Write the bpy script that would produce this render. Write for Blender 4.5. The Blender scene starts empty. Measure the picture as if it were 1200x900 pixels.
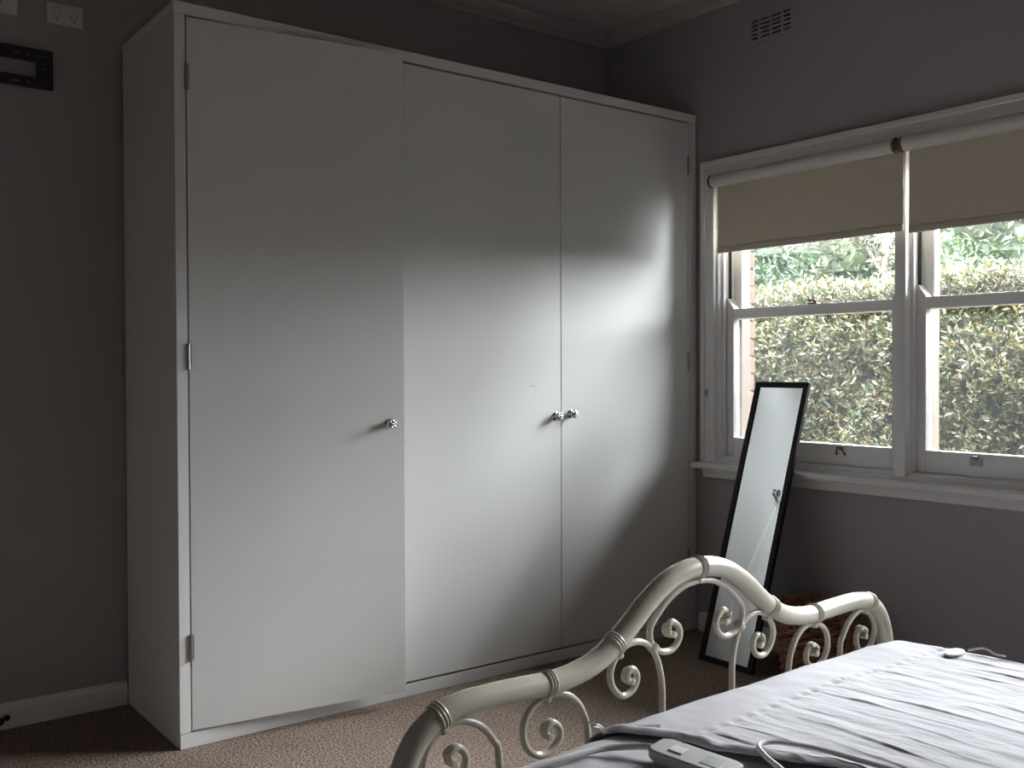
import bpy, bmesh, math, random
from mathutils import Vector, Matrix, noise

SC = bpy.context.scene
COL = SC.collection
PI = math.pi
rnd = random.Random(7)

# ------------------------------------------------------------------ camera
YAW, PIT, ROL = 0.658066, -0.015106, -0.003647
fw = Vector((math.sin(YAW)*math.cos(PIT), math.cos(YAW)*math.cos(PIT), math.sin(PIT)))
rt = Vector((math.cos(YAW), -math.sin(YAW), 0))
up = rt.cross(fw)
rt, up = rt*math.cos(ROL)+up*math.sin(ROL), up*math.cos(ROL)-rt*math.sin(ROL)
cam_data = bpy.data.cameras.new('camera')
cam = bpy.data.objects.new('camera', cam_data)
COL.objects.link(cam)
mw = Matrix((rt, up, -fw)).transposed().to_4x4()
mw.translation = Vector((-3.3641, -3.5715, 1.1710))
cam.matrix_world = mw
cam_data.sensor_width = 36.0
cam_data.lens = 36.0*1156.99/1200.0
cam_data.clip_start = 0.02
SC.camera = cam

# ------------------------------------------------------------------ sky, exposure
world = bpy.data.worlds.new('overcast_sky')
SC.world = world
world.use_nodes = True
bg = world.node_tree.nodes['Background']
bg.inputs['Color'].default_value = (0.945, 0.962, 1.0, 1)
# CIE overcast sky: brightness rises evenly from the horizon to three times as much at the zenith
wn = world.node_tree; w_tc = wn.nodes.new('ShaderNodeTexCoord'); w_sx = wn.nodes.new('ShaderNodeSeparateXYZ')
w_mr = wn.nodes.new('ShaderNodeMapRange'); ZENITH = 97.0
w_mr.inputs[1].default_value = 0; w_mr.inputs[2].default_value = 1; w_mr.inputs[3].default_value = ZENITH/3; w_mr.inputs[4].default_value = ZENITH
wn.links.new(w_tc.outputs['Generated'], w_sx.inputs[0]); wn.links.new(w_sx.outputs[2], w_mr.inputs[0]); wn.links.new(w_mr.outputs[0], bg.inputs['Strength'])
SC.view_settings.view_transform = 'Standard'
SC.view_settings.look = 'None'
SC.view_settings.gamma = 1.0
SC.view_settings.use_curve_mapping = False
SC.view_settings.exposure = 0.0
SC.cycles.use_denoising = True
SC.cycles.max_bounces = 10
SC.cycles.diffuse_bounces = 6
SC.cycles.transparent_max_bounces = 12
SC.cycles.caustics_reflective = False
SC.cycles.caustics_refractive = False

# portal: guides sky samples through the window opening, gives no light itself
pl = bpy.data.lights.new('window_portal', 'AREA')
pl.shape = 'RECTANGLE'; pl.size = 1.32; pl.size_y = 2.72
pl.cycles.is_portal = True
po = bpy.data.objects.new('window_portal', pl)
COL.objects.link(po)
po.matrix_world = Matrix(((0, 0, 1, 0.27), (0, 1, 0, -2.025), (-1, 0, 0, 1.37), (0, 0, 0, 1)))
# area light emits along its local -Z, which here is world -X (into the room)

# ------------------------------------------------------------------ materials
def mat(name, col=(.8, .8, .8), rough=.5, metal=0.0, spec=.5, bump=None, noise_col=None, coat=0):
    """bump=(scale,strength,dist); noise_col=(scale, colour2, detail)"""
    m = bpy.data.materials.new(name); m.use_nodes = True
    nt = m.node_tree; b = nt.nodes['Principled BSDF']
    b.inputs['Base Color'].default_value = (*col, 1)
    b.inputs['Roughness'].default_value = rough
    b.inputs['Metallic'].default_value = metal
    b.inputs['Specular IOR Level'].default_value = spec
    b.inputs['Coat Weight'].default_value = coat
    tc = nt.nodes.new('ShaderNodeTexCoord')
    if noise_col:
        n = nt.nodes.new('ShaderNodeTexNoise'); n.inputs['Scale'].default_value = noise_col[0]
        n.inputs['Detail'].default_value = noise_col[2]
        mx = nt.nodes.new('ShaderNodeMix'); mx.data_type = 'RGBA'
        mx.inputs[6].default_value = (*col, 1); mx.inputs[7].default_value = (*noise_col[1], 1)
        cr = nt.nodes.new('ShaderNodeMapRange'); cr.inputs[1].default_value = .35; cr.inputs[2].default_value = .65
        nt.links.new(tc.outputs['Object'], n.inputs['Vector'])
        nt.links.new(n.outputs['Fac'], cr.inputs[0]); nt.links.new(cr.outputs[0], mx.inputs[0])
        nt.links.new(mx.outputs[2], b.inputs['Base Color'])
    if bump:
        n = nt.nodes.new('ShaderNodeTexNoise'); n.inputs['Scale'].default_value = bump[0]; n.inputs['Detail'].default_value = 4
        bp = nt.nodes.new('ShaderNodeBump'); bp.inputs['Strength'].default_value = bump[1]; bp.inputs['Distance'].default_value = bump[2]
        nt.links.new(tc.outputs['Object'], n.inputs['Vector'])
        nt.links.new(n.outputs['Fac'], bp.inputs['Height']); nt.links.new(bp.outputs[0], b.inputs['Normal'])
    return m

M = {}
M['wall'] = mat('grey_wall_paint', (.40, .375, .38), .75, bump=(90, .08, .002))
M['pale'] = mat('pale_fill_wall', (.68, .65, .62), .8, bump=(90, .08, .002))
M['ceiling'] = mat('ceiling_paint', (.62, .585, .55), .85)
M['cornice'] = mat('cornice_plaster', (.54, .51, .48), .8, bump=(60, .2, .004))
M['white'] = mat('white_gloss_paint', (.80, .795, .785), .34, bump=(35, .03, .002))
M['door'] = mat('wardrobe_white', (.79, .785, .78), .48, spec=.42, bump=(22, .05, .002), noise_col=(1.3, (.74, .74, .735), 3))
M['trim'] = mat('white_window_paint', (.82, .81, .81), .35, bump=(50, .05, .002))
M['outer'] = mat('tan_outer_paint', (.052, .038, .026), .6, noise_col=(14, (.040, .029, .020), 3))
M['dark'] = mat('dark_backing_and_shade', (.02, .018, .016), .9)
M['black'] = mat('black_metal', (.012, .012, .013), .45)
M['blackwood'] = mat('black_mirror_frame', (.006, .005, .006), .5, spec=.25, bump=(80, .1, .001))
M['steel'] = mat('hinge_steel', (.42, .42, .43), .38, 1.0)
M['chrome'] = mat('knob_chrome', (.72, .72, .73), .13, 1.0)
M['bronze'] = mat('aged_brass', (.16, .11, .075), .42, .8)
M['brass'] = mat('dull_brass', (.26, .18, .11), .4, .7)
M['plastic'] = mat('white_plastic', (.70, .69, .66), .4)
M['slot'] = mat('socket_slot', (.05, .045, .04), .6)
M['roller'] = mat('blind_roll', (.72, .69, .64), .7)
M['blind'] = mat('blind_fabric', (.67, .60, .49), .85, bump=(400, .15, .001))
M['hem'] = mat('blind_hem', (.58, .51, .42), .8)
M['bed'] = mat('cream_bed_enamel', (.53, .485, .41), .26, noise_col=(9, (.48, .44, .37), 3), coat=.2)
M['sheet'] = mat('white_sheet', (.42, .405, .43), .9, bump=(70, .12, .003), spec=.2)
M['blanket'] = mat('white_heated_blanket', (.42, .405, .43), .9, bump=(120, .14, .003), spec=.2, noise_col=(7, (.385, .37, .395), 3))
M['cord'] = mat('white_cord', (.56, .53, .51), .5)
M['control'] = mat('grey_white_controller', (.50, .485, .47), .38)
M['wicker'] = mat('brown_wicker', (.40, .20, .115), .5, noise_col=(55, (.22, .10, .055), 3), bump=(150, .4, .003))
M['mortar'] = mat('mortar', (.16, .15, .13), .95)
M['brick'] = mat('red_brick', (.060, .028, .018), .9, bump=(60, .4, .004), noise_col=(20, (.08, .042, .028), 3))
M['soil'] = mat('garden_ground', (.035, .04, .018), .95, noise_col=(4, (.055, .042, .026), 4))
M['bark'] = mat('bark', (.17, .13, .10), .9, bump=(30, .6, .01))
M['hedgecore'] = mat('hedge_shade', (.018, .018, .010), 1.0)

# carpet: fine speckle in colour and relief
m = mat('brown_carpet', (.30, .235, .19), .95, spec=.1); nt = m.node_tree; b = nt.nodes['Principled BSDF']
tc = nt.nodes.new('ShaderNodeTexCoord')
n1 = nt.nodes.new('ShaderNodeTexNoise'); n1.inputs['Scale'].default_value = 120; n1.inputs['Detail'].default_value = 3
n2 = nt.nodes.new('ShaderNodeTexNoise'); n2.inputs['Scale'].default_value = 5; n2.inputs['Detail'].default_value = 2
r = nt.nodes.new('ShaderNodeValToRGB')
r.color_ramp.elements[0].position = .36; r.color_ramp.elements[0].color = (.142, .100, .078, 1)
r.color_ramp.elements[1].position = .64; r.color_ramp.elements[1].color = (.405, .312, .256, 1)
mx = nt.nodes.new('ShaderNodeMix'); mx.data_type = 'RGBA'; mx.blend_type = 'MULTIPLY'; mx.inputs[0].default_value = .25
bp = nt.nodes.new('ShaderNodeBump'); bp.inputs['Strength'].default_value = .8; bp.inputs['Distance'].default_value = .008
for n in (n1, n2): nt.links.new(tc.outputs['Object'], n.inputs['Vector'])
nt.links.new(n1.outputs['Fac'], r.inputs[0]); nt.links.new(r.outputs[0], mx.inputs[6]); nt.links.new(n2.outputs['Fac'], mx.inputs[7])
nt.links.new(mx.outputs[2], b.inputs['Base Color']); nt.links.new(n1.outputs['Fac'], bp.inputs['Height']); nt.links.new(bp.outputs[0], b.inputs['Normal'])
M['carpet'] = m

# window glass: clear with a Fresnel sheen and a slight film of dust
m = bpy.data.materials.new('dusty_window_glass'); m.use_nodes = True; nt = m.node_tree; nt.nodes.clear()
out = nt.nodes.new('ShaderNodeOutputMaterial')
tr = nt.nodes.new('ShaderNodeBsdfTransparent'); tr.inputs[0].default_value = (.94, .96, .95, 1)
gl = nt.nodes.new('ShaderNodeBsdfGlossy'); gl.inputs['Roughness'].default_value = .02
df = nt.nodes.new('ShaderNodeBsdfTranslucent'); df.inputs[0].default_value = (.85, .88, .88, 1)
fr = nt.nodes.new('ShaderNodeFresnel'); fr.inputs[0].default_value = 1.45
m1 = nt.nodes.new('ShaderNodeMixShader'); m2 = nt.nodes.new('ShaderNodeMixShader'); m2.inputs[0].default_value = .0045
nt.links.new(fr.outputs[0], m1.inputs[0]); nt.links.new(tr.outputs[0], m1.inputs[1]); nt.links.new(gl.outputs[0], m1.inputs[2])
nt.links.new(m1.outputs[0], m2.inputs[1]); nt.links.new(df.outputs[0], m2.inputs[2]); nt.links.new(m2.outputs[0], out.inputs[0])
M['glass'] = m
M['mirror'] = mat('mirror_silver', (.90, .93, .94), .015, 1.0)

def leafmat(name, col, trans=.35):
    m = bpy.data.materials.new(name); m.use_nodes = True; nt = m.node_tree; nt.nodes.clear()
    out = nt.nodes.new('ShaderNodeOutputMaterial')
    d = nt.nodes.new('ShaderNodeBsdfPrincipled'); d.inputs['Base Color'].default_value = (*col, 1); d.inputs['Roughness'].default_value = .45
    t = nt.nodes.new('ShaderNodeBsdfTranslucent'); t.inputs[0].default_value = (col[0]*1.15, col[1]*1.2, col[2]*.7, 1)
    mx = nt.nodes.new('ShaderNodeMixShader'); mx.inputs[0].default_value = trans
    nt.links.new(d.outputs[0], mx.inputs[1]); nt.links.new(t.outputs[0], mx.inputs[2]); nt.links.new(mx.outputs[0], out.inputs[0])
    return m
HL = [leafmat('hedge_leaf_olive', (.047, .048, .019), .15), leafmat('hedge_leaf_green', (.024, .034, .014), .15),
      leafmat('hedge_leaf_grey', (.056, .066, .044), .15), leafmat('hedge_leaf_tan', (.092, .064, .034), .15), leafmat('hedge_leaf_gold', (.092, .076, .026), .15)]
TL = [leafmat('tree_leaf_green', (.012, .028, .012), .3), leafmat('tree_leaf_pale', (.020, .038, .016), .3), leafmat('tree_leaf_yellow', (.042, .053, .019), .3)]

# ------------------------------------------------------------------ helpers
def setp(o, label=None, cat=None, group=None, kind=None):
    if label: o['label'] = label
    if cat: o['category'] = cat
    if group: o['group'] = group
    if kind: o['kind'] = kind
    return o

def empty(name, loc=(0, 0, 0), rz=0.0, label=None, cat=None, group=None, kind=None):
    o = bpy.data.objects.new(name, None); o.empty_display_size = .05
    o.location = loc; o.rotation_euler = (0, 0, rz); COL.objects.link(o)
    return setp(o, label, cat, group, kind)

class MB:
    def __init__(s): s.v = []; s.f = []; s.mi = []; s.cur = 0
    def add(s, vs, fs):
        b = len(s.v); s.v += [tuple(q) for q in vs]
        for f in fs: s.f.append(tuple(i+b for i in f)); s.mi.append(s.cur)
        return s
    def hexa(s, p):  # 8 points: bottom 4 ccw, top 4 ccw
        return s.add(p, [(3, 2, 1, 0), (4, 5, 6, 7), (0, 1, 5, 4), (1, 2, 6, 5), (2, 3, 7, 6), (3, 0, 4, 7)])
    def box(s, x0, x1, y0, y1, z0, z1):
        x0, x1 = sorted((x0, x1)); y0, y1 = sorted((y0, y1)); z0, z1 = sorted((z0, z1))
        return s.hexa([(x0, y0, z0), (x1, y0, z0), (x1, y1, z0), (x0, y1, z0), (x0, y0, z1), (x1, y0, z1), (x1, y1, z1), (x0, y1, z1)])
    def tube(s, pts, rad, n=10, closed=False, cap=True, flat=1.0):
        pts = [Vector(q) for q in pts]; k = len(pts)
        if not hasattr(rad, '__len__'): rad = [rad]*k
        T = []
        for i in range(k):
            a = pts[(i-1) % k] if closed else pts[max(i-1, 0)]; c = pts[(i+1) % k] if closed else pts[min(i+1, k-1)]
            T.append((c-a).normalized())
        ref = Vector((0, 0, 1)) if abs(T[0].z) < .9 else Vector((0, 1, 0))
        N = (ref-T[0]*ref.dot(T[0])).normalized(); vs = []
        for i in range(k):
            N = (N-T[i]*N.dot(T[i])).normalized(); B = T[i].cross(N)
            for j in range(n):
                a = 2*PI*j/n; vs.append(pts[i]+N*math.cos(a)*rad[i]+B*math.sin(a)*rad[i]*flat)
        fs = []
        for i in range(k if closed else k-1):
            i2 = (i+1) % k
            for j in range(n): fs.append((i*n+j, i*n+(j+1) % n, i2*n+(j+1) % n, i2*n+j))
        if cap and not closed:
            fs.append(tuple(range(n-1, -1, -1))); fs.append(tuple((k-1)*n+j for j in range(n)))
        return s.add(vs, fs)
    def lathe(s, prof, origin, axis, n=20):
        """prof: (radius, height) along axis"""
        ax = Vector(axis).normalized(); o = Vector(origin)
        ref = Vector((0, 0, 1)) if abs(ax.z) < .9 else Vector((1, 0, 0))
        U = ref.cross(ax).normalized(); W = ax.cross(U); vs = []; fs = []
        for r, h in prof:
            for j in range(n):
                a = 2*PI*j/n; vs.append(o+ax*h+(U*math.cos(a)+W*math.sin(a))*r)
        for i in range(len(prof)-1):
            for j in range(n): fs.append((i*n+j, i*n+(j+1) % n, (i+1)*n+(j+1) % n, (i+1)*n+j))
        fs.append(tuple(range(n-1, -1, -1))); fs.append(tuple((len(prof)-1)*n+j for j in range(n)))
        return s.add(vs, fs)
    def ngon_prism(s, poly, d):
        """poly: list of Vector (planar), d: extrusion Vector"""
        n = len(poly); d = Vector(d); vs = [Vector(q) for q in poly]; vs += [q+d for q in vs]
        fs = [tuple(range(n-1, -1, -1)), tuple(range(n, 2*n))]+[(i, (i+1) % n, (i+1) % n+n, i+n) for i in range(n)]
        return s.add(vs, fs)
    def plate(s, a0, a1, b0, b1, holes, mapf):
        """rectangular plate with rectangular holes; mapf(a,b,side) -> 3D point, side 0/1 front/back"""
        A = sorted(set([a0, a1]+[h[0] for h in holes]+[h[1] for h in holes]))
        B = sorted(set([b0, b1]+[h[2] for h in holes]+[h[3] for h in holes]))
        A = [q for q in A if a0 <= q <= a1]; B = [q for q in B if b0 <= q <= b1]
        def solid(i, j):
            if i < 0 or j < 0 or i >= len(A)-1 or j >= len(B)-1: return False
            ca = (A[i]+A[i+1])/2; cb = (B[j]+B[j+1])/2
            return not any(h[0] < ca < h[1] and h[2] < cb < h[3] for h in holes)
        idx = {}; vs = []; fs = []
        def V(i, j, k):
            if (i, j, k) not in idx: idx[(i, j, k)] = len(vs); vs.append(mapf(A[i], B[j], k))
            return idx[(i, j, k)]
        for i in range(len(A)-1):
            for j in range(len(B)-1):
                if not solid(i, j): continue
                fs.append((V(i, j, 0), V(i+1, j, 0), V(i+1, j+1, 0), V(i, j+1, 0)))
                fs.append((V(i, j, 1), V(i, j+1, 1), V(i+1, j+1, 1), V(i+1, j, 1)))
                if not solid(i-1, j): fs.append((V(i, j, 0), V(i, j+1, 0), V(i, j+1, 1), V(i, j, 1)))
                if not solid(i+1, j): fs.append((V(i+1, j, 0), V(i+1, j, 1), V(i+1, j+1, 1), V(i+1, j+1, 0)))
                if not solid(i, j-1): fs.append((V(i, j, 0), V(i, j, 1), V(i+1, j, 1), V(i+1, j, 0)))
                if not solid(i, j+1): fs.append((V(i, j+1, 0), V(i+1, j+1, 0), V(i+1, j+1, 1), V(i, j+1, 1)))
        return s.add(vs, fs)
    def build(s, name, mats, parent=None, smooth=False, bevel=0, seg=2, origin=None, angle=40):
        me = bpy.data.meshes.new(name)
        if origin is not None:
            o_ = Vector(origin); s.v = [tuple(Vector(q)-o_) for q in s.v]
        me.from_pydata(s.v, [], s.f)
        if not isinstance(mats, (list, tuple)): mats = [mats]
        for q in mats: me.materials.append(q)
        if len(mats) > 1: me.polygons.foreach_set('material_index', s.mi)
        bm = bmesh.new(); bm.from_mesh(me); bmesh.ops.recalc_face_normals(bm, faces=bm.faces); bm.to_mesh(me); bm.free()
        if smooth:
            me.polygons.foreach_set('use_smooth', [True]*len(me.polygons)); me.set_sharp_from_angle(angle=math.radians(angle))
        me.update()
        o = bpy.data.objects.new(name, me); COL.objects.link(o)
        if origin is not None: o.location = origin
        if parent: o.parent = parent
        if bevel:
            md = o.modifiers.new('bevel', 'BEVEL'); md.width = bevel; md.segments = seg; md.limit_method = 'ANGLE'; md.angle_limit = math.radians(50)
            me.polygons.foreach_set('use_smooth', [True]*len(me.polygons))
            md2 = o.modifiers.new('wn', 'WEIGHTED_NORMAL'); md2.keep_sharp = True
        return o

def spline(pts, sub=6):
    P = [Vector(q) for q in pts]; P = [P[0]*2-P[1]]+P+[P[-1]*2-P[-2]]; out = []
    for i in range(1, len(P)-2):
        a, b, c, d = P[i-1], P[i], P[i+1], P[i+2]
        for k in range(sub):
            t = k/sub; out.append(.5*((2*b)+(c-a)*t+(2*a-5*b+4*c-d)*t*t+(3*b-a-3*c+d)*t**3))
    out.append(P[-2]); return out

def copy_tree(o, parent=None):
    c = o.copy(); COL.objects.link(c)
    if parent: c.parent = parent
    for ch in list(o.children): copy_tree(ch, c)
    return c

# ------------------------------------------------------------------ room shell
XL, YF, ZC = -4.35, -4.40, 2.785
setp(MB().box(XL-.1, .24, YF-.1, .1, -.1, 0).build('floor', M['carpet']), 'brown speckled carpet floor of the bedroom', 'floor', kind='structure')
setp(MB().box(XL-.1, .24, YF-.1, .1, ZC, ZC+.1).build('ceiling', M['ceiling']), 'plain off-white ceiling above the wardrobe', 'ceiling', kind='structure')
setp(MB().box(XL-.1, 0, 0, .1, 0, ZC).build('wall_back', M['wall']), 'grey painted wall behind the white wardrobe', 'wall', kind='structure')
setp(MB().box(XL-.1, XL, YF, 0, 0, ZC).build('wall_left', M['wall']), 'grey painted side wall left of the camera', 'wall', kind='structure')
setp(MB().box(XL-.1, 0, YF-.1, YF, 0, ZC).build('wall_front', M['pale']), 'unseen wall behind the camera, made pale to bounce fill light', 'wall', kind='structure')  # paler than the grey walls so it throws back more light
WU0, WU1, WZ0, WZ1 = 0.680, 3.368, .735, 2.015     # window opening (u = -y)
VENT = (.876, 1.086, 2.540, 2.638)
w = MB().plate(-.1, -YF+.1, 0, ZC, [(WU0, WU1, WZ0, WZ1), VENT], lambda a, b, k: (0.0 if k == 0 else .11, -a, b)).build('wall_right', M['wall'])
setp(w, 'grey lavender painted wall holding the window', 'wall', kind='structure')
ow = MB().plate(-1.5, 6.0, -.6, ZC+.3, [(WU0+.0, WU1-.0, WZ0-.075, WZ1+.0)], lambda a, b, k: (.112 if k == 0 else .25, -a, b)).build('wall_outside', M['mortar'])
setp(ow, 'outer brick skin of the house around the window', 'wall', kind='structure')
for i in range(17):        # brick ends on the left reveal and right reveal
    z = WZ0-.06+i*.079
    if z+.07 > WZ1: break
    for (ua, ub) in ((WU0-.225, WU0+.012-(i % 2)*.003), (WU1-.012, WU1+.22)):
        MB().box(.19, .262+rnd.uniform(-.002, .003), -ua, -ub, z, z+.069).build('brick', M['brick'], ow, bevel=.003, seg=1)

setp(MB().box(.10, .58, -6.2, 1.6, 2.50, 2.53).box(.56, .58, -6.2, 1.6, 2.53, 2.68).build('trim_4', M['trim']), 'unseen eave soffit added above the window to dim the outer jambs', 'eave', kind='structure')  # added out of view to cut sky light on the outer jambs
# baseboards
def profile_run(name, prof, p0, p1, inward, m, parent=None):
    """prof: (depth from wall, z); run from p0 to p1 in plan"""
    p0, p1, inw = Vector((*p0, 0)), Vector((*p1, 0)), Vector((*inward, 0))
    mb = MB(); poly = [p0+inw*d+Vector((0, 0, z)) for d, z in prof]
    mb.ngon_prism(poly, p1-p0); return mb.build(name, m, parent)
bprof = [(0, 0), (.018, 0), (.018, .062), (.013, .074), (.005, .081), (0, .082)]
setp(profile_run('baseboard_back', bprof, (XL, 0), (-2.327, 0), (0, -1), M['white']), 'white skirting board left of the wardrobe', 'skirting', kind='structure')
setp(profile_run('baseboard_right', bprof, (0, -.600), (0, YF), (-1, 0), M['white']), 'white skirting board under the window', 'skirting', kind='structure')
setp(profile_run('baseboard_left', bprof, (XL, YF), (XL, -.02), (1, 0), M['white']), 'white skirting board on the left side wall', 'skirting', kind='structure')

# cornice: bead, cove and ornament
cprof = [(0, 2.739), (.012, 2.737), (.016, 2.745), (.024, 2.750), (.045, 2.756), (.060, 2.766), (.066, 2.772), (.072, 2.768), (.082, 2.771), (.086, 2.778), (.085, ZC), (0, ZC)]
cb = profile_run('trim_1', cprof, (XL, 0), (0, 0), (0, -1), M['cornice']); setp(cb, 'plaster cornice along the top of the back wall', 'cornice', kind='structure')
cr = profile_run('trim_2', cprof, (0, 0), (0, YF), (-1, 0), M['cornice']); setp(cr, 'plaster cornice above the window wall', 'cornice', kind='structure')
for par, n0, fn in ((cb, 60, lambda t, d, z: (-.05-t, -d, z)), (cr, 60, lambda t, d, z: (-d, -.05-t, z))):
    mb = MB()
    for i in range(n0):
        t = i*.062
        for sg in (-1, 1):
            pts = [fn(t+sg*q*.026, dd, zz) for q, dd, zz in ((.0, .024, 2.748), (.5, .034, 2.7515), (1, .046, 2.7545), (.5, .058, 2.763), (.05, .064, 2.768))]
            mb.tube(pts, [.002, .0045, .0055, .004, .002], n=5)
    setp(mb.build('ornament', M['cornice'], par, smooth=True), kind='stuff')

# ------------------------------------------------------------------ window joinery
tw = empty('trim_3', (0, -1.57, .75), 0, 'white painted timber window frame with sill and apron', 'window frame', kind='structure')
def tb(name, parent, org, boxes, m=None, bevel=.003):
    mb = MB()
    for x0, x1, u0, u1, z0, z1 in boxes: mb.box(x0, x1, -u0, -u1, z0, z1)
    o = mb.build(name, m or M['trim'], parent, bevel=bevel)
    if parent: o.matrix_parent_inverse = Matrix.Translation(-parent.location)
    return o
US, UE, ZS = .618, 3.430, .757
tb('architrave', tw, None, [(-.020, 0, US+.012, 0.690, ZS, 2.0), (-.028, 0, US, US+.022, ZS, 2.079)])
tb('architrave', tw, None, [(-.020, 0, 3.356, UE-.012, ZS, 2.0), (-.028, 0, UE-.022, UE, ZS, 2.079)])
tb('head_architrave', tw, None, [(-.020, 0, US+.02, UE-.02, 1.995, 2.062), (-.028, 0, US+.02, UE-.02, 2.057, 2.079)])
tb('sill', tw, None, [(-.068, .045, 0.596, 3.452, .731, ZS)], bevel=.006)
tb('apron', tw, None, [(-.020, 0, 0.626, 3.422, .690, .732), (-.028, 0, 0.626, 3.422, .716, .732)])
tb('inner_sill', tw, None, [(-.002, .16, 0.690, 3.358, .752, .772), (.012, .16, 0.700, 3.346, .770, .784)])
tb('jamb', tw, None, [(-.002, .190, .676, .700, .74, 2.0), (.020, .040, .699, .712, .772, 1.99), (.086, .094, .699, .707, .772, 1.99)])
tb('jamb', tw, None, [(-.002, .190, 3.346, 3.370, .74, 2.0), (.020, .040, 3.334, 3.347, .772, 1.99)])
tb('head_jamb', tw, None, [(-.002, .190, 0.70, 3.346, 1.985, 2.012)])
tb('mullion', tw, None, [(-.014, .190, 1.548, 1.592, .768, 1.99), (.020, .040, 1.538, 1.604, .772, 1.99)])
tb('mullion', tw, None, [(-.014, .190, 2.448, 2.492, .768, 1.99), (.020, .040, 2.438, 2.504, .772, 1.99)])
tb('outer_jamb', tw, None, [(.13, .188, .700, .722, .76, 1.99)], M['outer'])
tb('outer_jamb', tw, None, [(.13, .188, 1.540, 1.547, .76, 1.99), (.13, .188, 1.593, 1.612, .76, 1.99)], M['outer'])
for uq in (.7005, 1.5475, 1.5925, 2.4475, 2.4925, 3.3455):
    tb('sash_shade_strip', tw, None, [(.068, .0905, uq-.0012, uq+.0012, 1.44, 1.985)], M['dark'], 0)  # flush dark strip, stands in for the shadow gap beside the upper sash
tb('outer_sill', tw, None, [(.15, .30, 0.684, 3.364, .664, .752)], M['outer'])
# hook on the left architrave
hk = MB(); hk.tube(spline([(-.021, -.654, 1.072), (-.034, -.654, 1.070), (-.040, -.656, 1.060), (-.034, -.657, 1.050), (-.030, -.657, 1.054)], 5), .0032, n=7)
hk.box(-.0235, -.019, -.649, -.659, 1.056, 1.082); hk.lathe([(.004, 0), (.004, .003)], (-.0195, -.654, 1.046), (-1, 0, 0), 10)
h = hk.build('cord_hook', M['steel'], None, smooth=True); setp(h, 'small metal cord hook screwed to the left window architrave', 'hook')

def window(name, u0, u1, label):
    w = empty(name, (.065, -(u0+u1)/2, ZS+.027), 0, label, 'window', kind='structure')
    inv = Matrix.Translation(-w.location)
    def part(nm, par, mb, m, bevel=.003, smooth=False):
        o = mb.build(nm, m, par, bevel=bevel, smooth=smooth)
        o.matrix_parent_inverse = inv if par == w else Matrix()
        return o
    z0, zt = .785, 1.985
    # lower (inner) sash, stiles rise past the meeting rail as horns
    mb = MB(); xa, xb = .044, .084; sw = .046
    for (a, b_) in ((u0+.001, u0+sw), (u1-sw, u1-.001)):
        inn = b_ if a < (u0+u1)/2 else a; outr = a if a < (u0+u1)/2 else b_
        poly = [Vector((xa, -outr, z0)), Vector((xa, -inn, z0)), Vector((xa, -inn, 1.435)), Vector((xa, -(inn*.55+outr*.45), 1.462)), Vector((xa, -(inn*.35+outr*.65), 1.476)), Vector((xa, -outr, 1.478))]
        mb.ngon_prism(poly, (xb-xa, 0, 0))
    mb.box(xa+.001, xb-.001, -(u0+sw), -(u1-sw), z0, .868); mb.box(xa+.001, xb-.001, -(u0+sw), -(u1-sw), 1.388, 1.430)
    ls = part('lower_sash', w, mb, M['trim'])
    pn = MB().box(.066, .0695, -(u0+sw-.004), -(u1-sw+.004), .862, 1.393).build('pane', M['glass'], ls)
    mb = MB(); uc = (u0+u1)/2; xa2, xb2 = .092, .130
    mb.box(xa2, xb2, -(u0+.001), -(u0+.052), 1.386, zt); mb.box(xa2, xb2, -(u1-.052), -(u1-.001), 1.386, zt)
    mb.box(xa2+.001, xb2-.001, -(u0+.052), -(u1-.052), 1.388, 1.428); mb.box(xa2+.001, xb2-.001, -(u0+.052), -(u1-.052), 1.92, zt)
    us = part('upper_sash', w, mb, M['trim'])
    MB().box(.112, .1155, -(u0+.048), -(u1-.048), 1.424, 1.925).build('pane', M['glass'], us)
    return w, ls, us
w1, ls1, us1 = window('window_1', .700, 1.548, 'left double-hung sash window beside the wardrobe, hedge outside')
w2, ls2, us2 = window('window_2', 1.592, 2.448, 'right double-hung sash window at the edge of the photo')
w3, ls3, us3 = window('window_added', 2.492, 3.346, 'unseen third double-hung sash window, added to let in fill light')  # added out of view so more sky light fills the room
# fastener on the meeting rail, lifts on the bottom rails
mb = MB(); mb.box(.050, .078, -1.128, -1.168, 1.430, 1.436); mb.lathe([(.008, 0), (.008, .010)], (.064, -1.150, 1.436), (0, 0, 1), 12)
mb.box(.058, .070, -1.128, -1.152, 1.443, 1.450); mb.lathe([(.006, -.006), (.008, 0), (.006, .006)], (.064, -1.126, 1.447), (0, 1, 0), 10)
setp(mb.build('sash_fastener', M['bronze'], ls1, bevel=.001), 'small dark sash fastener')
def lift(u, z, par, m, plate):
    mb = MB()
    if plate: mb.box(.041, .0455, -(u-.022), -(u+.022), z-.016, z+.010)
    else:
        for q in (-.018, .018): mb.tube(spline([(.036, -(u+q*.4), z+.012), (.037, -(u+q*.8), z), (.044, -(u+q), z-.010)], 4), .0035, n=6); mb.lathe([(.006, 0), (.005, .003)], (.0445, -(u+q), z-.012), (-1, 0, 0), 10)
    mb.tube([(.038, -(u-.014), z+.014), (.033, -u, z+.016), (.038, -(u+.014), z+.014)], .005, n=8)
    mb.tube([(.045, -u, z+.004), (.037, -u, z+.015)], .005, n=8)
    return mb.build('sash_lift', m, par, smooth=True)
lift(1.283, .844, ls1, M['bronze'], False); lift(1.828, .840, ls2, M['steel'], True)
for o_ in list(ls1.children)+list(ls2.children)+list(us1.children)+list(us2.children)+list(ls3.children)+list(us3.children):
    o_.matrix_parent_inverse = Matrix()     # sash objects sit at the world origin of their mesh

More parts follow.
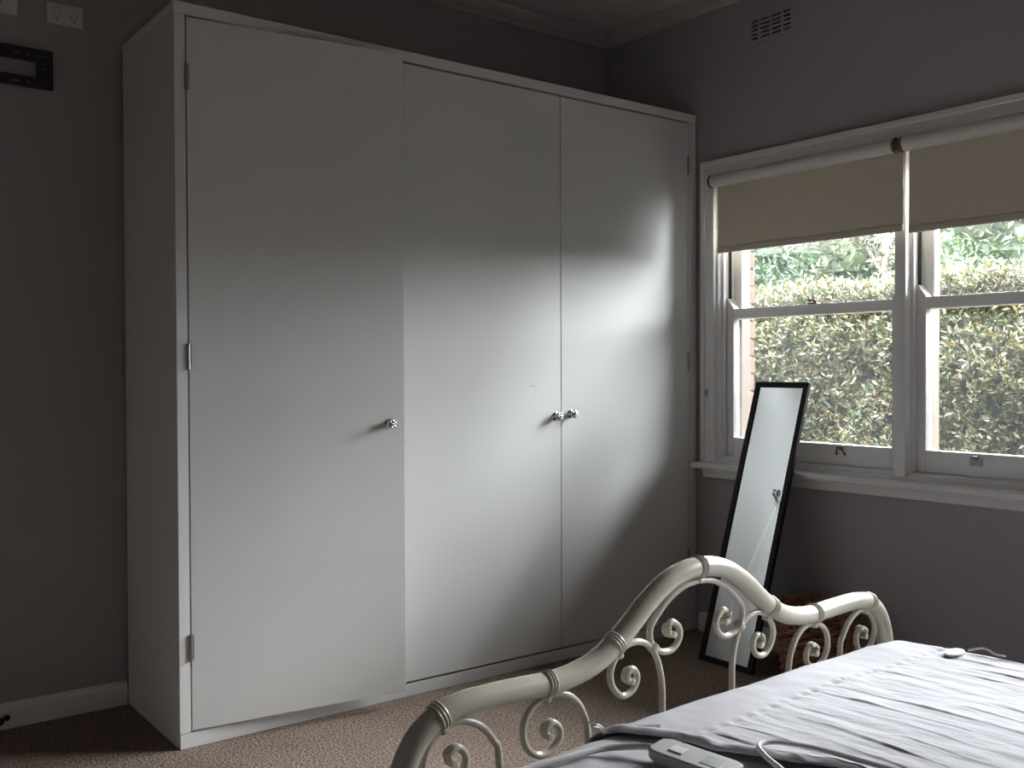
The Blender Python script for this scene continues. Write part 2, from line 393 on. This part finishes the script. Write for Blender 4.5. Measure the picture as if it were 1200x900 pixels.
# ------------------------------------------------------------------ blinds
def blind(u0, u1, zb, label):
    zr, xr, r = 1.977, -.062, .0275
    t = empty('roller_blind', (xr, -(u0+u1)/2, 2.005), 0, label, 'blind', 'roller blinds over the window')
    inv = Matrix.Translation(-t.location)
    def P(o): o.matrix_parent_inverse = inv; return o
    P(MB().lathe([(r*.3, 0), (r, .0005), (r, u1-u0-.0205), (r*.3, u1-u0-.02)], (xr, -(u0+.010), zr), (0, -1, 0), 28).build('roll', M['roller'], t, smooth=True))
    mb = MB(); n = 14
    vs = []; fs = []; a0, a1 = u0+.012, u1+.008
    for i in range(n+1):
        z = zr-(zr-zb-.024)*i/n
        for j in range(13):
            u = a0+(a1-a0)*j/12; x = xr+r-.001+.0015*math.sin(j*.9+i*.3)*i/n
            vs += [(x, -u, z), (x+.0012, -u, z)]
    w_ = 26
    for i in range(n):
        for j in range(12):
            k = i*w_+j*2
            fs += [(k, k+2, k+w_+2, k+w_), (k+1, k+w_+1, k+w_+3, k+3)]
    mb.add(vs, fs); P(mb.build('fabric', M['blind'], t, smooth=True))
    P(MB().box(xr+r-.006, xr+r+.004, -a0, -a1, zb, zb+.026).build('hem_bar', M['hem'], t, bevel=.004))
    for uu, s in ((u0, 1), (u1, -1)):
        mb = MB(); mb.lathe([(.0265, .001), (.0292, .0015), (.0292, .0035), (.0265, .004)], (xr, -(uu-.001 if s > 0 else uu-.005), zr), (0, -1, 0), 24)
        mb.box(xr, -.024, -(uu-.001 if s > 0 else uu-.005), -(uu+.003 if s > 0 else uu-.001), zr-.018, zr+.018)
        P(mb.build('bracket', M['brass'], t, smooth=True))
    return t
blind(.714, 1.586, 1.668, 'cream roller blind half lowered over the left sash window')
blind(1.606, 2.480, 1.658, 'cream roller blind over the right sash window, cut off by the photo edge')

blind(2.506, 3.378, 1.664, 'cream roller blind over the added, unseen third sash window')  # belongs to the added fill window

# ------------------------------------------------------------------ air vent
mb = MB(); u0, u1, z0, z1 = .868, 1.094, 2.532, 2.646
cu = [(0, .176), (.244, .479), (.53, .765), (.824, 1)]; hs = []
for a, b_ in cu:
    for k in range(5):
        zz = 2.633-.089*(k/5+.02); hs.append((.882+.198*a, .882+.198*b_, zz-.0095, zz))
v = mb.plate(u0, u1, z0, z1, hs, lambda a, b, k: (-.003 if k == 0 else .010, -a, b)).build('air_vent', M['wall'])
setp(v, 'grey painted wall air vent with rows of slots, above the window', 'vent')
MB().box(.04, .05, -.870, -1.092, 2.535, 2.643).build('backing', M['dark'], v)

# ------------------------------------------------------------------ wall fittings, back wall
def plate_fit(name, x0, x1, z0, z1, label, cat):
    return setp(MB().box(x0, x1, -.009, 0, z0, z1).build(name, M['plastic'], None, bevel=.003), label, cat)
so = plate_fit('power_outlet', -2.563, -2.449, 2.332, 2.403, 'white double power outlet high on the wall beside the wardrobe', 'outlet')
for cx in (-2.533, -2.479):
    mb = MB()
    for sx in (-1, 1):
        a = sx*.5; c, s_ = math.cos(a), math.sin(a); px, pz = cx+sx*.0075, 2.365
        mb.hexa([(px+q*c*.0012-w_*s_*.0045*-1, y, pz+q*s_*.0012*-1+w_*c*.0045) for y in (-.0098, -.0085) for q, w_ in ((-1, -1), (1, -1), (1, 1), (-1, 1))])
    mb.box(cx-.0014, cx+.0014, -.0098, -.0085, 2.346, 2.355)
    mb.build('socket_slots', M['slot'], so)
    MB().box(cx-.010, cx-.001, -.013, -.0085, 2.383, 2.396).build('rocker_switch', M['plastic'], so, bevel=.001)
    MB().box(cx+.004, cx+.006, -.0098, -.0085, 2.386, 2.392).build('switch_mark', M['slot'], so)
sp = plate_fit('aerial_outlet', -2.765, -2.652, 2.335, 2.408, 'white aerial socket plate cut by the top left corner', 'outlet')
MB().lathe([(.006, 0), (.006, .006), (.004, .0065)], (-2.708, -.008, 2.372), (0, -1, 0), 12).build('socket', M['slot'], sp, smooth=True)

hs = [(-3.03, -2.601, 2.141, 2.190)]
for xx in (-2.66, -2.74, -2.82, -2.90, -2.98):
    for zz in (2.2125, 2.1215): hs.append((xx-.012, xx+.012, zz-.003, zz+.003))
for zz in (2.2135, 2.1275): hs.append((-2.585, -2.560, zz-.003, zz+.003))
hs += [(-2.580, -2.572, 2.168, 2.175)]
for zz in (2.2125, 2.1215): hs += [(-2.633, -2.617, zz-.002, zz+.002), (-2.627, -2.623, zz-.007, zz+.007)]
tv = MB().plate(-3.10, -2.548, 2.108, 2.234, hs, lambda a, b, k: (a, -.020 if k == 0 else -.016, b)).build('wall_bracket', M['black'])
setp(tv, 'black slotted metal screen bracket screwed to the grey wall', 'bracket')
MB().box(-3.10, -2.548, -.016, 0, 2.228, 2.234).box(-3.10, -2.548, -.016, 0, 2.108, 2.114).build('flange', M['black'], tv)
# small black plug at the skirting by the left edge
mb = MB(); mb.lathe([(.004, 0), (.012, .002), (.012, .008), (.006, .012)], (-2.730, -.019, .030), (0, -1, 0), 12)
mb.lathe([(.005, 0), (.010, .006), (.010, .012), (.004, .016)], (-2.712, -.019, .040), (0, -1, 0), 10)
mb.tube(spline([(-2.730, -.028, .030), (-2.742, -.034, .022), (-2.752, -.036, .012), (-2.80, -.042, .0055), (-2.87, -.045, .0055)], 5), .0032, n=7)
setp(mb.build('cable_plug', M['black'], None, smooth=True), 'small black cable plug at the white skirting, far left', 'plug')

# ------------------------------------------------------------------ wardrobe
WW, WD, WH = 2.326, .545, 2.300
wr = empty('wardrobe', (-2.3277, -.5525, 0), -.0103, 'large white built-in wardrobe with three flat doors, against the grey wall', 'wardrobe')
def W(nm, boxes, m=None, bevel=.0015, par=None, origin=None):
    mb = MB()
    for q in boxes: mb.box(*q)
    return mb.build(nm, m or M['door'], par or wr, bevel=bevel, origin=origin)
DZ0, DZ1 = .0536, 2.2553
# local frame: x along the front, y 0 = front face, +y towards the wall
W('side_panel', [(0, .018, .019, WD-.008, .001, WH-.003), (-.004, .018, .019, WD-.012, WH-.028, WH-.003)])
W('side_panel', [(WW-.020, WW-.004, .019, WD-.02, .001, WH-.003)])
W('top_panel', [(.018, WW-.02, .019, WD-.02, WH-.02, WH-.004)])
W('back_panel', [(.018, WW-.02, WD-.03, WD-.022, .08, WH-.02)])
W('base_panel', [(.018, WW-.02, .024, WD-.03, .036, .050)])
W('top_rail', [(-.002, WW-.004, 0, .019, DZ1+.0075, WH)])
W('stile', [(0, .0345, 0, .019, .048, DZ1+.0075)])
W('stile', [(WW-.0545, WW-.004, 0, .019, .048, DZ1+.0075)])
W('divider', [(.772, .790, .030, WD-.03, .050, WH-.02)])
W('plinth', [(.002, WW-.006, .001, .019, .0, .0455)])
def knob(par, x, z, rot):
    """faceted flower-shaped knob; local y- is outwards"""
    mb = MB()
    mb.lathe([(.017, 0), (.017, .002), (.012, .004), (.008, .008), (.007, .018)], (x, 0, z), (0, -1, 0), 18)
    for k in range(6):
        a = k*PI/3+rot; cx, cz = x+.0105*math.cos(a), z+.0105*math.sin(a)
        mb.lathe([(.004, .017), (.0078, .021), (.0082, .026), (.005, .031), (.0015, .033)], (cx, 0, cz), (0, -1, 0), 8)
    mb.lathe([(.006, .018), (.008, .026), (.006, .034), (.002, .036)], (x, 0, z), (0, -1, 0), 8)
    o = mb.build('knob', M['chrome'], par, smooth=True, angle=25)
    return setp(o, 'small silver flower-shaped knob')
def hinge(par, x, z):
    mb = MB(); mb.lathe([(.002, -.041), (.0052, -.040), (.0052, -.014), (.0046, -.0135), (.0052, -.013), (.0052, .013), (.0046, .0135), (.0052, .014), (.0052, .040), (.002, .041)], (x, -.004, z), (0, 0, 1), 12)
    mb.box(x, x+.010, -.0016, .001, z-.039, z+.039)
    return mb.build('hinge', M['steel'], par, smooth=True)
def door(x0, x1, side, ang, kx, kz, hz, rot, holes=()):
    """side: 'L' or 'R' hinged"""
    hx = x0 if side == 'L' else x1
    o = MB().box(x0-hx, x1-hx, -.001, .018, DZ0, DZ1).build('door', M['door'], wr, bevel=.0015)
    o.location = (hx, 0, 0); o.rotation_euler = (0, 0, ang)
    k = knob(o, kx-hx, kz, rot); k.location = (0, -.001, 0)
    for z in hz:
        hinge(o, (-.002 if side == 'L' else -.008+.008), z)
    for (dx, dz) in holes:
        MB().lathe([(.002, 0), (.002, .0004)], (dx-hx, -.0011, dz), (0, -1, 0), 8).build('screw_hole', M['slot'], o)
    return o
d1 = door(.0385, .7655, 'L', -math.radians(6.2), .705, .985, (2.073, 1.213, .313), .3)
d2 = door(.8045, 1.5305, 'L', 0, 1.503, .983, (), .1, ((1.375, 1.106), (1.386, 1.106), (1.397, 1.105)))
d3 = door(1.5345, 2.2685, 'R', 0, 1.582, .990, (2.07, 1.201, .33), .5)
W('centre_post', [(.772, .806, 0, .019, DZ0, DZ1)])

# ------------------------------------------------------------------ leaning mirror
bl, br_, tl = Vector((-.3577, -.8989, .002)), Vector((-.3590, -1.1720, .002)), Vector((.004, -.856, 1.115))
ax = (br_-bl).normalized(); az = (tl-bl); az = (az-ax*az.dot(ax)).normalized(); an = ax.cross(az).normalized()
if an.x > 0: an = -an                                    # an faces the room
MWd, MHt, FR, TH = .265, 1.170, .024, .018
mirr = empty('standing_mirror', bl, 0, 'tall narrow black-framed mirror leaning against the window sill', 'mirror')
mirr.matrix_world = Matrix((ax, -an, az)).transposed().to_4x4(); mirr.matrix_world.translation = bl
mrot = Matrix((ax, -an, az)).transposed()
mirr.rotation_euler = mrot.to_euler(); mirr.location = bl
sgn = 1 if mrot.determinant() > 0 else -1
# local: x across, y = away from room, z up the glass
for nm, q in (('frame_rail', (0, MWd, 0, TH, 0, FR)), ('frame_rail', (0, MWd, 0, TH, MHt-FR, MHt)), ('frame_stile', (0, FR, 0, TH, FR, MHt-FR)), ('frame_stile', (MWd-FR, MWd, 0, TH, FR, MHt-FR))):
    MB().box(*q).build(nm, M['blackwood'], mirr, bevel=.002)
MB().box(FR-.003, MWd-FR+.003, .0055, .009, FR-.003, MHt-FR+.003).build('glass', M['mirror'], mirr)
MB().box(.004, MWd-.004, .010, .015, .004, MHt-.004).build('backing_board', M['dark'], mirr)

# ------------------------------------------------------------------ wicker basket
bx, by, bh = -.190, -1.338, .280
bk = empty('wicker_basket', (bx, by, 0), 0, 'dark brown woven wicker basket on the carpet behind the mirror', 'basket')
def brad(z): return .118+.034*z/bh
MB().lathe([(.02, .004), (.112, .004), (.115, .012), (.02, .012)], (0, 0, 0), (0, 0, 1), 28).build('base', M['wicker'], bk)
NS = 26
for k in range(NS):
    a = 2*PI*k/NS
    MB().tube([(brad(z)*math.cos(a), brad(z)*math.sin(a), z) for z in (.006, .1, .19, bh-.008)], .0032, n=5).build('stake', M['wicker'], bk, smooth=True)
nrow = 18
for rr in range(nrow):
    z = .012+rr*(bh-.030)/(nrow-1); pts = []
    for j in range(NS*4):
        a = 2*PI*j/(NS*4); ph = NS*a/2+PI*(rr % 2)
        q = brad(z)+.0055*math.cos(ph)
        pts.append((q*math.cos(a), q*math.sin(a), z+.0030*math.sin(ph)+.002*noise.noise((3*math.cos(a), 3*math.sin(a), z*20))))
    MB().tube(pts, .0072, n=6, closed=True, flat=.8).build('weave_strand', M['wicker'], bk, smooth=True)
for d in (0, 1):
    pts = []
    for j in range(96):
        a = 2*PI*j/96; ph = a*NS/1.3+PI*d
        pts.append(((brad(bh)+.006*math.cos(ph))*math.cos(a), (brad(bh)+.006*math.cos(ph))*math.sin(a), bh-.006+.006*math.sin(ph)))
    MB().tube(pts, .0068, n=6, closed=True).build('rim', M['wicker'], bk, smooth=True)

# ------------------------------------------------------------------ bed
BA = math.radians(2.5)
BO = Vector((-1.673, -2.0686, 0))
bed = empty('bed', BO, BA, 'cream metal bed with curved scrollwork footboard, facing the wardrobe', 'bed')
# bed frame: local x = s across, local y = v (0 at the footboard, negative towards the head)
TILT = -.0139
def fb(s, z, y=0.0): return (s, y, z+TILT*s*min(1, z/.3))
half = [(0, .723), (.09, .709), (.168, .669), (.223, .628), (.272, .594), (.329, .567), (.39, .553), (.455, .548), (.53, .551), (.603, .553), (.665, .552), (.722, .542), (.768, .512), (.797, .468), (.812, .41), (.816, .3), (.816, .15), (.816, .004)]
allp = [(-s, z) for s, z in half[::-1]]+half[1:]
rail = [fb(s, z) for s, z in allp]
MB().tube(spline(rail, 7), .0232, n=20).build('foot_rail', M['bed'], bed, smooth=True)
def rail_at(s):
    pts = spline(rail, 20); best = min(range(1, len(pts)-1), key=lambda i: abs(pts[i].x-s)+(0 if pts[i].z > .45 else 9))
    return pts[best], (pts[best+1]-pts[best-1]).normalized()
for s in (-.724, -.461, -.272, 0, .272, .461, .724):
    c, t = rail_at(s); mb = MB()
    mb.lathe([(.0225, -.0095), (.0255, -.009), (.0268, -.0065), (.0255, -.004), (.0240, -.003), (.0240, -.002), (.0255, -.001), (.0268, .0015), (.0255, .004), (.0240, .005), (.0255, .006), (.0265, .008), (.0250, .0105), (.0225, .011)], c, t, 28)
    dn = Vector((t.z, 0, -t.x)); dn = dn if dn.z < 0 else -dn
    mb.lathe([(.0095, .018), (.0105, .027), (.009, .035)], c, dn, 12)
    mb.build('collar', M['bed'], bed, smooth=True)
ctr = [(0, .692), (.05, .686), (.10, .665), (.14, .634), (.160, .612), (.162, .588), (.150, .566), (.120, .551), (.088, .552), (.066, .572), (.067, .597), (.09, .612), (.107, .603), (.105, .588), (.093, .586)]
h3 = [(.120, .262), (.122, .42), (.126, .495), (.146, .551), (.18, .581), (.225, .587), (.262, .571), (.284, .539), (.278, .506), (.25, .481), (.218, .486), (.203, .51), (.213, .53), (.233, .53), (.238, .514), (.226, .508)]
h2 = [(.345, .262), (.350, .42), (.366, .475), (.395, .508), (.43, .523), (.463, .523), (.50, .509), (.522, .482), (.520, .443), (.492, .415), (.458, .412), (.430, .430), (.430, .455), (.452, .470), (.470, .458), (.462, .446)]
h1 = [(.58, .262), (.584, .433), (.598, .469), (.629, .503), (.675, .523), (.712, .518), (.742, .496), (.757, .466), (.748, .435), (.72, .41), (.688, .41), (.666, .432), (.664, .458), (.684, .476), (.704, .467), (.697, .452)]
for prof in (ctr, h3, h2, h1):
    for sg in (-1, 1):
        pts = spline([fb(sg*s, z) for s, z in prof], 6); n = len(pts)
        rad = [.0074 if i < n-22 else .0074-.0012*(i-n+22)/22 for i in range(n)]
        mb = MB().tube(pts, rad, n=10)
        mb.lathe([(.003, -.0135), (.0068, -.0125), (.0078, -.008), (.0078, .008), (.0068, .0125), (.003, .0135)], pts[-1], (0, 1, 0), 12)
        wd = pts[-15:]
        for e in (-.0055, .0055): mb.tube([q+Vector((0, e, 0)) for q in wd], .0062, n=8)
        mb.build('scroll', M['bed'], bed, smooth=True)
for sg in (-1, 1):
    mb = MB(); mb.lathe([(.007, -.010), (.0125, -.008), (.0135, 0), (.0125, .008), (.007, .010)], fb(sg*.152, .566), (sg*.75, 0, -.55), 12)
    mb.build('scroll_clip', M['bed'], bed, smooth=True)
MB().tube([fb(-.816, .255), fb(.816, .255)], .014, n=12).build('lower_rail', M['bed'], bed, smooth=True)
for sg in (-1, 1):
    MB().box(sg*.800, sg*.774, -2.0, -.02, .195, .235).build('side_rail', M['bed'], bed, bevel=.003)
    MB().tube([(sg*.816, -2.03, .003), (sg*.816, -2.03, .55)], .0285, n=16).build('leg', M['bed'], bed, smooth=True)
MB().tube([(-.816, -2.03, .53), (.816, -2.03, .53)], .02, n=12).build('head_rail', M['bed'], bed, smooth=True)
for k in range(13): MB().box(-.770, .770, -.12-k*.15, -.19-k*.15, .205, .221).build('slat', M['bed'], bed)

# mattress surface, unrolled coordinates -> bed frame
MR, MS, MV, MZ = .055, .755, -.058, .462
def roll(d):           # distance past the start of the rounding -> (advance, drop)
    if d <= 0: return d, 0.0
    q = d/MR
    if q <= PI/2: return MR*math.sin(q), MR*(1-math.cos(q))
    return MR, MR+(d-MR*PI/2)
def surf(a, b, off=0.0):
    sa = 1 if a >= 0 else -1
    R2 = MR+off
    ad, dz1 = roll(abs(a)-(MS-MR)); bd, dz2 = roll(b-(MV-MR))
    s = sa*((MS-MR)+ad*(R2/MR if ad > 0 else 1)); v_ = (MV-MR)+bd*(R2/MR if bd > 0 else 1)
    flat = max(0, 1-(dz1+dz2)/.05)
    z = MZ+off-dz1-dz2+.010*math.exp(-((a/.5)**2))*math.exp(-(((b+1.0)/.75)**2))
    z -= .0139*(s+.62)
    ca, cb = max(0, abs(a)-(MS-.17)), max(0, b-(MV-.17))
    z -= .45*ca*cb*flat
    return s, v_, z, flat
def to_mesh(name, m, fn, na, nb, parent=None, thick=0.0, loc=BO):
    vs = []; fs = []
    for i in range(na+1):
        for j in range(nb+1): vs.append(fn(i/na, j/nb))
    for i in range(na):
        for j in range(nb): k = i*(nb+1)+j; fs.append((k, k+nb+1, k+nb+2, k+1))
    me = bpy.data.meshes.new(name); me.from_pydata(vs, [], fs); me.materials.append(m)
    me.polygons.foreach_set('use_smooth', [True]*len(fs)); me.update()
    o = bpy.data.objects.new(name, me); COL.objects.link(o)
    if parent: o.parent = parent
    else: o.location = loc; o.rotation_euler = (0, 0, BA)
    if thick:
        md = o.modifiers.new('solid', 'SOLIDIFY'); md.thickness = thick; md.offset = -1
    return o
ext = MR*PI/2+.135
def mat_fn(p, q):
    a = (p*2-1)*(MS-MR+ext); b = -1.98+q*(1.98+MV-MR+ext)
    s, v_, z, fl = surf(a, b)
    n_ = noise.noise((a*9, b*7, 1.3))*.0035+noise.noise((a*26+2*noise.noise((a*5, b*5, 0)), b*19, 4.1))*.0028
    return (s, v_, z+fl*n_)
mt = to_mesh('mattress', M['sheet'], mat_fn, 190, 190)
setp(mt, 'mattress under a wrinkled white sheet, on the cream bed', 'mattress')
mb = MB().box(-MS+.004, MS-.004, -1.975, MV-.004, .240, .300); mb.build('underside', M['sheet'], mt)

# heated blanket: plain border at the foot, ribbed channels towards the head
def hem(b): return -.392+.10*min(1, max(0, (-b-.05)/.30))+.13*max(0, min(1, (-b-.30)/.5))+.012*math.sin(b*23)
def blk_fn(p, q):
    b = -1.9+(1.9-.018)*(1-(1-q)**1.0); bb = min(b, 0)
    a0 = hem(b); a1 = MS-MR+MR*PI/2+.10
    a = a0+(a1-a0)*p
    s, v_, z, fl = surf(a, b, .012)
    h = .003*noise.noise((a*5, b*4, 9))+.0016*noise.noise((a*22, b*12, 3))
    seam = -.222+.008*math.sin(a*9)
    if b < seam:
        k = min(1, (seam-b)/.02)
        ww = a+.016*noise.noise((b*4.0, a*2, 5))+.010*math.sin(b*5+a*3)
        t = (ww/.064) % 1.0; cell = math.floor(ww/.064)
        amp = .0040*max(.12, .35+.9*noise.noise((cell*1.7, b*3.4, 2))+.35*noise.noise((cell*3.1, b*11, 6)))
        h += k*amp*((t/.055) if t < .055 else math.exp(-(t-.055)/.30))
        h += .0022*noise.noise((a*14+b*9, b*7-a*5, 3.3))
        h += .0018*noise.noise((a*30, b*9, 8))+.0010*noise.noise((a*75, b*38, 5))
    elif b < seam+.010: h -= .0022*(1+math.sin(a*150))
    ed = (a-a0)
    if ed < .045: h += math.sin(min(1, ed/.045)*PI)*(.008+.006*noise.noise((b*26, 0, 1)))+(1-ed/.045)*.003
    return (s, v_, z+h*fl)
hb = to_mesh('heated_blanket', M['blanket'], blk_fn, 500, 230, thick=.004)
setp(hb, 'white ribbed electric blanket spread over the mattress', 'blanket')
def on_bed(a, b, dz=0.0):
    s, v_, z, _ = surf(a, b); return Vector((s+(math.copysign(.012, a) if abs(a) > .75 else 0), v_, z+dz))
# white connector tab near the right edge
s0 = on_bed(.66, -.27)
mb = MB()
poly = [Vector((s0.x+.036*math.cos(t)*1.0, s0.y+.020*math.sin(t), s0.z+.015)) for t in [k*2*PI/16 for k in range(16)]]
mb.ngon_prism(poly, (0, 0, .006)); c = mb.build('connector_tab', M['plastic'], hb, bevel=.002); setp(c, 'glossy white plastic connector tab')
mb = MB().tube(spline([s0+Vector((.03, -.02, .022)), s0+Vector((.05, -.05, .030)), s0+Vector((.04, -.08, .024)), s0+Vector((.055, -.10, .020))], 5), .003, n=6)
mb.build('loop', M['cord'], hb, smooth=True)
# frayed tie end at the left corner of the blanket
q = on_bed(-.392, -.085, .012); mb = MB()
for k in range(5):
    d = Vector((rnd.uniform(-.030, -.005), rnd.uniform(-.01, .03), rnd.uniform(.004, .024)))
    mb.tube(spline([q, q+d*.5+Vector((0, 0, .004)), q+d], 4), [.0035]*4+[.003]*4+[.0012], n=5)
mb.tube(spline([on_bed(-.39, -.085, .012), on_bed(-.34, -.12, .013), on_bed(-.30, -.15, .014)], 4), .004, n=6)
mb.build('frayed_tie', M['cord'], hb, smooth=True)

# controller with its two cords
cl = on_bed(-.398, -.232)
ct = empty('blanket_controller', (0, 0, 0), 0, 'grey-white plastic blanket controller lying on the bed with its cord', 'controller')
cw = Matrix.Translation(BO) @ Matrix.Rotation(BA, 4, 'Z')
ct.location = cw @ Vector((cl.x, cl.y-.085, cl.z+.009)); ct.rotation_euler = (.0, -.10, BA+.05)
mb = MB(); poly = [Vector((x, y, 0)) for x, y in ((-.026, -.085), (.026, -.085), (.031, -.07), (.031, .07), (.022, .088), (-.022, .088), (-.031, .07), (-.031, -.07))]
mb.ngon_prism(poly, (0, 0, .022)); mb.build('case', M['control'], ct, bevel=.005, seg=3)
MB().box(-.012, .012, .02, .05, .0215, .0242).build('slide_switch', M['plastic'], ct, bevel=.002)
MB().box(-.016, .016, -.06, -.02, .0215, .0228).build('dial_window', M['steel'], ct, bevel=.001)
ic = ct.matrix_basis.inverted()
def cord(pts, r, nm):
    mb = MB(); mb.tube([ic @ (cw @ q) for q in spline(pts, 8)], r, n=8); return mb.build(nm, M['cord'], ct, smooth=True)
cord([on_bed(-.398, -.238, .018), on_bed(-.408, -.205, .016), on_bed(-.435, -.172, .012), on_bed(-.47, -.150, .010), on_bed(-.55, -.140, .010), on_bed(-.63, -.132, .010), on_bed(-.71, -.135, .008), on_bed(-.80, -.16, .004), on_bed(-.90, -.19, .0)], .0062, 'cord')
cord([on_bed(-.390, -.405, .020), on_bed(-.375, -.45, .014), on_bed(-.330, -.455, .020), on_bed(-.300, -.395, .026), on_bed(-.275, -.362, .030), on_bed(-.240, -.368, .030), on_bed(-.212, -.410, .028), on_bed(-.20, -.47, .028), on_bed(-.19, -.60, .028)], .0048, 'cord')

# ------------------------------------------------------------------ garden outside
GZ = -.45
setp(MB().box(.262, 30, -25, 25, GZ-.1, GZ).build('ground', M['soil']), 'garden ground outside the window', 'ground', kind='structure')
def leaves(mb, pts, ln, wd, spread, nm):
    for (p, nrm) in pts:
        mb.cur = nm()
        d = (Vector((rnd.gauss(0, 1), rnd.gauss(0, 1), rnd.gauss(.25, .8))).normalized()*spread+nrm).normalized()
        sd = d.cross(Vector((rnd.gauss(0, 1), rnd.gauss(0, 1), rnd.gauss(0, 1)))).normalized(); nn = d.cross(sd)
        l = ln*rnd.uniform(.7, 1.25); w_ = wd*rnd.uniform(.8, 1.2)
        mb.add([p, p+d*l*.5+sd*w_+nn*w_*.25, p+d*l-nn*l*.08, p+d*l*.5-sd*w_+nn*w_*.25], [(0, 1, 2), (0, 2, 3)])
hg = empty('hedge', (2.7, -.6, GZ), 0, 'dense olive and gold leafed hedge outside the window', 'hedge')
hinv = Matrix.Translation(-hg.location)
def hedge_x(y, z):      # front face of the hedge
    t = (z-GZ)/2.2
    return 2.30+.10*noise.noise((y*1.1, z*1.3, 0))+.10*noise.noise((y*3.1, z*3.1, 4))+.22*max(0, t-.8)/.2*1.0
def hedge_top(y): return 1.70+.07*noise.noise((y*1.7, 0, 2))+.05*noise.noise((y*5, 0, 7))
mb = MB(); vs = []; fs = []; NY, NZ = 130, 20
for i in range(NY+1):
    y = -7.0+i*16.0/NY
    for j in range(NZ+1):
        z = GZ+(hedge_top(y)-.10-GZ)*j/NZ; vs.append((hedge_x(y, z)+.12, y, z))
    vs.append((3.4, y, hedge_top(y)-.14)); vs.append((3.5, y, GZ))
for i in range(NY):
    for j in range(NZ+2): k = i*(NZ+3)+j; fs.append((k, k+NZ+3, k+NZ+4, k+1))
mb.add(vs, fs); o = mb.build('inner_shade', M['hedgecore'], hg); o.matrix_parent_inverse = hinv  # solid dark core, its colour stands in for shade between the leaves
pts = []
for k in range(19000):     # whorls of leaves
    y = rnd.uniform(-6.9, 8.9) if rnd.random() < .55 else rnd.uniform(-1.6, 1.7); top = hedge_top(y)
    if rnd.random() < .16:
        c = Vector((rnd.uniform(2.3, 3.3), y, top+rnd.uniform(-.08, .05))); n = Vector((-.3, 0, 1)).normalized()
    else:
        z = rnd.uniform(GZ+.1, top); c = Vector((hedge_x(y, z)+rnd.uniform(-.05, .09), y, z)); n = Vector((-1, rnd.uniform(-.4, .4), .45)).normalized()
    for q in range(rnd.randint(5, 8)): pts.append((c+Vector((rnd.gauss(0, .012), rnd.gauss(0, .012), rnd.gauss(0, .012))), n*.8))
mb = MB()
def hmat():
    return rnd.choices((0, 1, 2, 3, 4), (5, 4, 4, 3, 2))[0]
leaves(mb, pts, .052, .0100, 1.0, hmat)
for i, (vv) in enumerate(()): pass
o = mb.build('foliage', HL, hg); o.matrix_parent_inverse = hinv; setp(o, kind='stuff')

def tree(x, y, h, r, nleaf, wts, label, ln=.14, sky=1.0):
    t = empty('tree', (x, y, GZ), 0, label, 'tree')
    mb = MB(); trunk = spline([(0, 0, 0), (.05, .06, h*.3), (-.04, .1, h*.55), (.05, 0, h*.85)], 5); n = len(trunk)
    mb.tube(trunk, [.11*(1-.75*i/n) for i in range(n)], n=9); mb.build('trunk', M['bark'], t, smooth=True)
    cl = []; mb = MB()
    for k in range(24):
        a = rnd.uniform(0, 2*PI); zz = rnd.uniform(.34, 1.0)*h; rr = r*rnd.uniform(.25, 1)
        c = Vector((rr*math.cos(a), rr*math.sin(a), zz)); cl.append((c, r*rnd.uniform(.26, .46)))
        st = trunk[min(n-1, int(n*rnd.uniform(.35, .8)))]
        mb.tube(spline([st, (st+c)*.5+Vector((0, 0, -.06)), c], 4), [.035, .032, .028, .024, .02, .017, .014, .011, .008], n=6)
    mb.build('branches', M['bark'], t, smooth=True)
    mb = MB(); pts = []
    for k in range(nleaf):
        c, q = rnd.choice(cl); d = Vector((rnd.gauss(0, 1), rnd.gauss(0, 1), rnd.gauss(0, .8))).normalized()
        pts.append((c+d*q*(.42+.64*rnd.random()**.8), d*.5+Vector((0, 0, -.2))))
    leaves(mb, pts, ln, ln*.2, 1.0, lambda: rnd.choices((0, 1, 2), wts)[0])
    ico = bmesh.new(); bmesh.ops.create_icosphere(ico, subdivisions=3, radius=1.0)
    iv = [q.co.copy() for q in ico.verts]; jf = [tuple(v.index for v in f.verts) for f in ico.faces]; ico.free()
    for c, q in cl:       # dense inner leafage of each bough
        mb.cur = rnd.choices((0, 1, 2), wts)[0]
        mb.add([c+d*q*(.56+.22*noise.noise(d*2.3+c)+.16*noise.noise(d*6+c)) for d in iv], jf)
    o = mb.build('foliage', TL, t); setp(o, kind='stuff')
    return t
tree(6.0, 4.7, 4.3, 1.5, 19000, (5, 3, 0), 'green leafy tree behind the hedge at the left of the window', .11)
tree(10.6, 4.9, 6.0, 1.9, 20000, (4, 4, 1), 'green tree behind the hedge seen through the middle of the left window', .13)
tree(6.7, .6, 4.0, 1.3, 16000, (1, 4, 4), 'pale yellow-green tree seen through the right window', .10)
tree(15.5, 9.0, 6.6, 2.3, 9000, (4, 3, 0), 'distant green tree farthest behind the hedge', .17)
